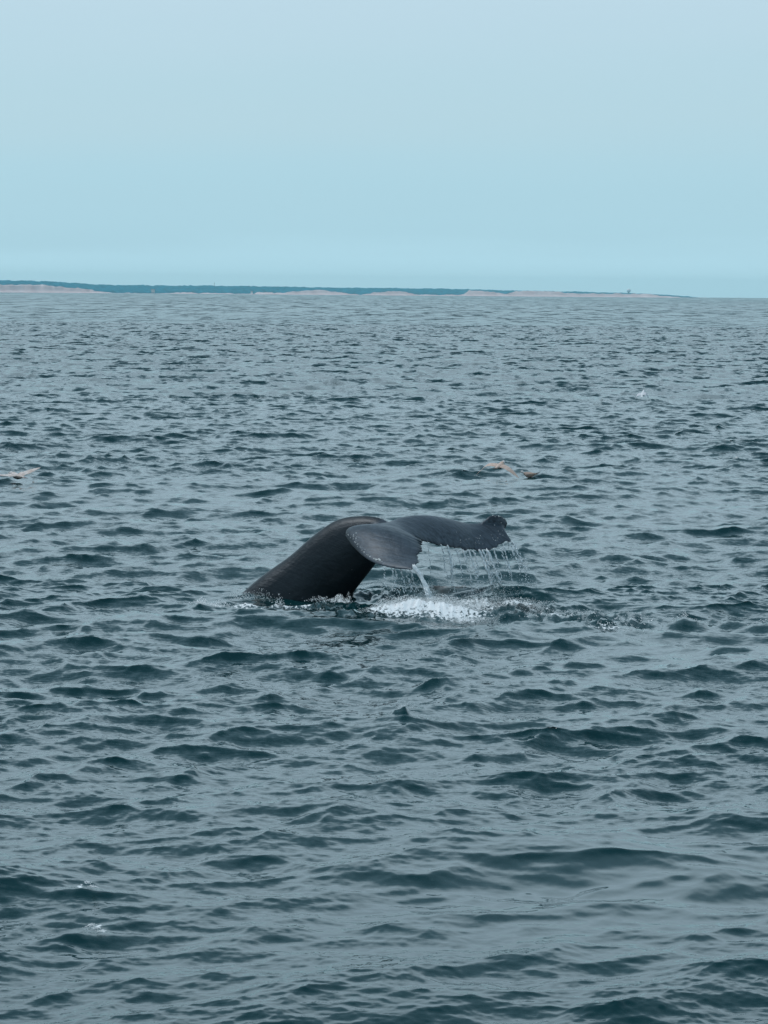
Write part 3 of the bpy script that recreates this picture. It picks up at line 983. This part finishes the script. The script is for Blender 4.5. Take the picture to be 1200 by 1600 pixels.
def gull(loc, yaw, pitch, roll, wings, label, colour, group=None, sit=False, size=1.0):
    """x forward, y left, z up; wings = ((root,wrist,tip) left, right) or None when folded"""
    sh = Shells()
    up_ = .022 if sit else 0
    prof = [(-.25, .012, .010, .06 if sit else .02), (-.20, .03, .018, .03 + up_), (-.12, .055, .045 + up_, .01 + up_), (-.02, .075, .07 + up_, up_), (.08, .072, .072 + up_, .005 + up_), (.15, .05, .058, .03 + up_), (.19, .038, .042, .07 if sit else .03)]
    head = [(.205, .040, .044, .10 if sit else .035), (.235, .042, .046, .125 if sit else .04), (.268, .030, .030, .12 if sit else .035), (.285, .012, .012, .112 if sit else .03)]
    rings = []
    for x, ry, rz, zc in prof + head:
        rings.append([(x, ry * math.cos(a), zc + rz * math.sin(a)) for a in np.linspace(0, 2 * math.pi, 14, endpoint=False)])
    sh.loft(rings)
    # tail fan
    sh.loft([[(-.20, -.03, .03), (-.20, .03, .03), (-.20, .03, .015), (-.20, -.03, .015)], [(-.33, -.065, .03 + (.05 if sit else 0)), (-.33, .065, .03 + (.05 if sit else 0)), (-.33, .065, .02 + (.05 if sit else 0)), (-.33, -.065, .02 + (.05 if sit else 0))]])
    if wings:
        for side, (wr, tipp) in zip((1, -1), wings):
            ctrl = [(.03, side * .03, .045), (wr[0] * .5 + .03, side * .03 + (wr[1] - side * .03) * .5, .05 + (wr[2] - .05) * .5 + .012), wr,
                    tuple(np.array(wr) * .5 + np.array(tipp) * .5 + np.array([.012, 0, .008])), tipp]
            chord = [.20, .20, .19, .14, .03]
            tk = [.030, .024, .018, .012, .007]
            tt = np.linspace(0, 4, 22)
            C = catmull(ctrl, np.arange(5), tt); ch = np.interp(tt, np.arange(5), chord); tkk = np.interp(tt, np.arange(5), tk)
            rings = []
            for c, w_, th in zip(C, ch, tkk):
                ring = []
                for a in np.linspace(0, 2 * math.pi, 12, endpoint=False):
                    cx = math.cos(a); sz = math.sin(a)
                    ring.append((c[0] - w_ * .45 + w_ * .5 * cx, c[1], c[2] + th * .5 * sz * (1.1 + .5 * cx) - .12 * w_ * (1 - cx) * .5))
                rings.append(ring)
            sh.loft(rings)
    else:
        for side in (1, -1):                         # folded wings, tips crossing above the tail
            rings = []
            for x, y, z, ry, rz in [(.13, .055, .03, .012, .02), (.05, .07, .035, .018, .04), (-.08, .062, .045, .018, .038), (-.2, .035, .065, .014, .022), (-.36, .012, .115, .006, .009)]:
                rings.append([(x, side * y + ry * math.cos(a), z + rz * math.sin(a)) for a in np.linspace(0, 2 * math.pi, 10, endpoint=False)])
            sh.loft(rings)
    me = remeshed('gull', sh.co, sh.p, .0065, 1)
    co = verts_of(me)
    nrm = np.empty(len(co) * 3, dtype=np.float32); me.vertices.foreach_get('normal', nrm); nrm = nrm.reshape(-1, 3)
    set_col(me, 'feather', colour(co, nrm))
    o = link('gull', me, GULL)
    hz = .117 if sit else .033
    rings = []
    for x, r_ in [(.270, .011), (.30, .009), (.325, .007), (.338, .002)]:
        rings.append([(x, r_ * .8 * math.cos(a), hz - (x - .27) * .12 + r_ * math.sin(a)) for a in np.linspace(0, 2 * math.pi, 8, endpoint=False)])
    s2 = Shells(); s2.loft(rings)
    bme = bpy.data.meshes.new('bill'); bme.from_pydata(s2.co, [], s2.p); smooth(bme)
    link('bill', bme, BILL, o)
    o.location = loc
    o.scale = (size,) * 3
    o.rotation_mode = 'QUATERNION'
    o.rotation_quaternion = Quaternion((0, 0, 1), yaw) @ Quaternion((0, 1, 0), pitch) @ Quaternion((1, 0, 0), roll)
    tag(o, label, 'gull', group)
    return o


def mixc(a, b_, f):
    return np.array(a)[None] * (1 - f[:, None]) + np.array(b_)[None] * f[:, None]


def young(pale=(.76, .58, .51), dark=(.07, .06, .055), under=(.05, .05, .055)):
    def f(co, nr):
        c = mixc(pale, (.48, .31, .22), .4 + .6 * VN.fbm(co[:, 0] * 22, co[:, 1] * 16, 3))
        wt = .8 * sstep(np.abs(co[:, 1]), .52, .66)[:, None]
        c = c * (1 - wt) + np.array(dark)[None] * wt
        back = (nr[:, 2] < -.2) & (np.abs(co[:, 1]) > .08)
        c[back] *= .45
        body = (np.abs(co[:, 1]) < .08) & (co[:, 2] < -.015)
        c[body] = under
        c[co[:, 0] < -.25] = dark
        h = co[:, 0] > .18
        c[h] = (.74, .68, .66)
        return c
    return f


def adult(co, nr):
    c = np.ones((len(co), 3)) * np.array([.80, .79, .80])
    up = (nr[:, 2] > .1) & (np.abs(co[:, 1]) > .05)
    c[up] = (.68, .67, .70)
    c[np.abs(co[:, 1]) > .50] = (.03, .035, .04)
    return c


g = at(781, 728.5, ground(784, 746).y)
gull(g, math.radians(64), math.radians(-13), math.radians(4), (((.02, .32, .02), (-.12, .64, -.30)), ((.05, -.27, -.04), (-.02, -.52, -.24))),
     'mottled brown gull gliding with bowed wings above the sea behind the whale', young(), size=1.2)
p = ground(827, 744); p.z = sea_z(p.x, p.y) + .01
gull(p, math.radians(168), math.radians(0), 0, None, 'brown gull with white head floating beside the gliding gull', young((.46, .34, .29), (.07, .05, .05), (.30, .22, .19)), sit=True, size=.9)
g = at(27, 744.5, ground(31, 757).y)
gull(g, math.radians(140), math.radians(-9), math.radians(4), (((.05, .34, .03), (.0, .70, .01)), ((.06, -.28, .12), (-.12, -.60, .27))),
     'pale brown gull flying low with one wing raised, far from the whale', young((.88, .78, .75), (.16, .08, .07)), size=1.15)
g = at(1004.5, 616, ground(1004, 626).y)
gull(g, math.radians(75), math.radians(-22), math.radians(-4), (((.02, .22, .0), (-.10, .36, -.27)), ((.02, -.14, .03), (-.08, -.26, -.2))),
     'small white gull with dark wing tips flying far out', adult, size=1.35)
p = ground(1161, 717); p.z = sea_z(p.x, p.y) + .0
gull(p, math.radians(195), math.radians(-6), 0, None, 'tiny distant gull resting on the sea below a dark swell', young((.55, .42, .42), (.1, .07, .07), (.35, .26, .24)), sit=True)


# ------------------------------------------------------------------ air
def haze():
    x0, x1, y0, y1, z0, z1 = -12500, 12500, -12500, 12500, -9, 75
    v = [(x, y, z) for x in (x0, x1) for y in (y0, y1) for z in (z0, z1)]
    f = [(0, 1, 3, 2), (4, 6, 7, 5), (0, 4, 5, 1), (2, 3, 7, 6), (0, 2, 6, 4), (1, 5, 7, 3)]
    me = bpy.data.meshes.new('haze'); me.from_pydata(v, [], f)
    m = bpy.data.materials.new('sea_air'); m.use_nodes = True
    t = m.node_tree
    t.nodes.remove(t.nodes['Principled BSDF'])
    pv = t.nodes.new('ShaderNodeVolumePrincipled')
    pv.inputs['Color'].default_value = (.60, .96, 1.0, 1)
    pv.inputs['Density'].default_value = 4.5e-5
    pv.inputs['Anisotropy'].default_value = 0.0
    t.links.new(pv.outputs[0], t.nodes['Material Output'].inputs['Volume'])
    o = link('haze', me, m)
    tag(o, 'thin pale blue sea air', 'haze', kind='stuff')


haze()
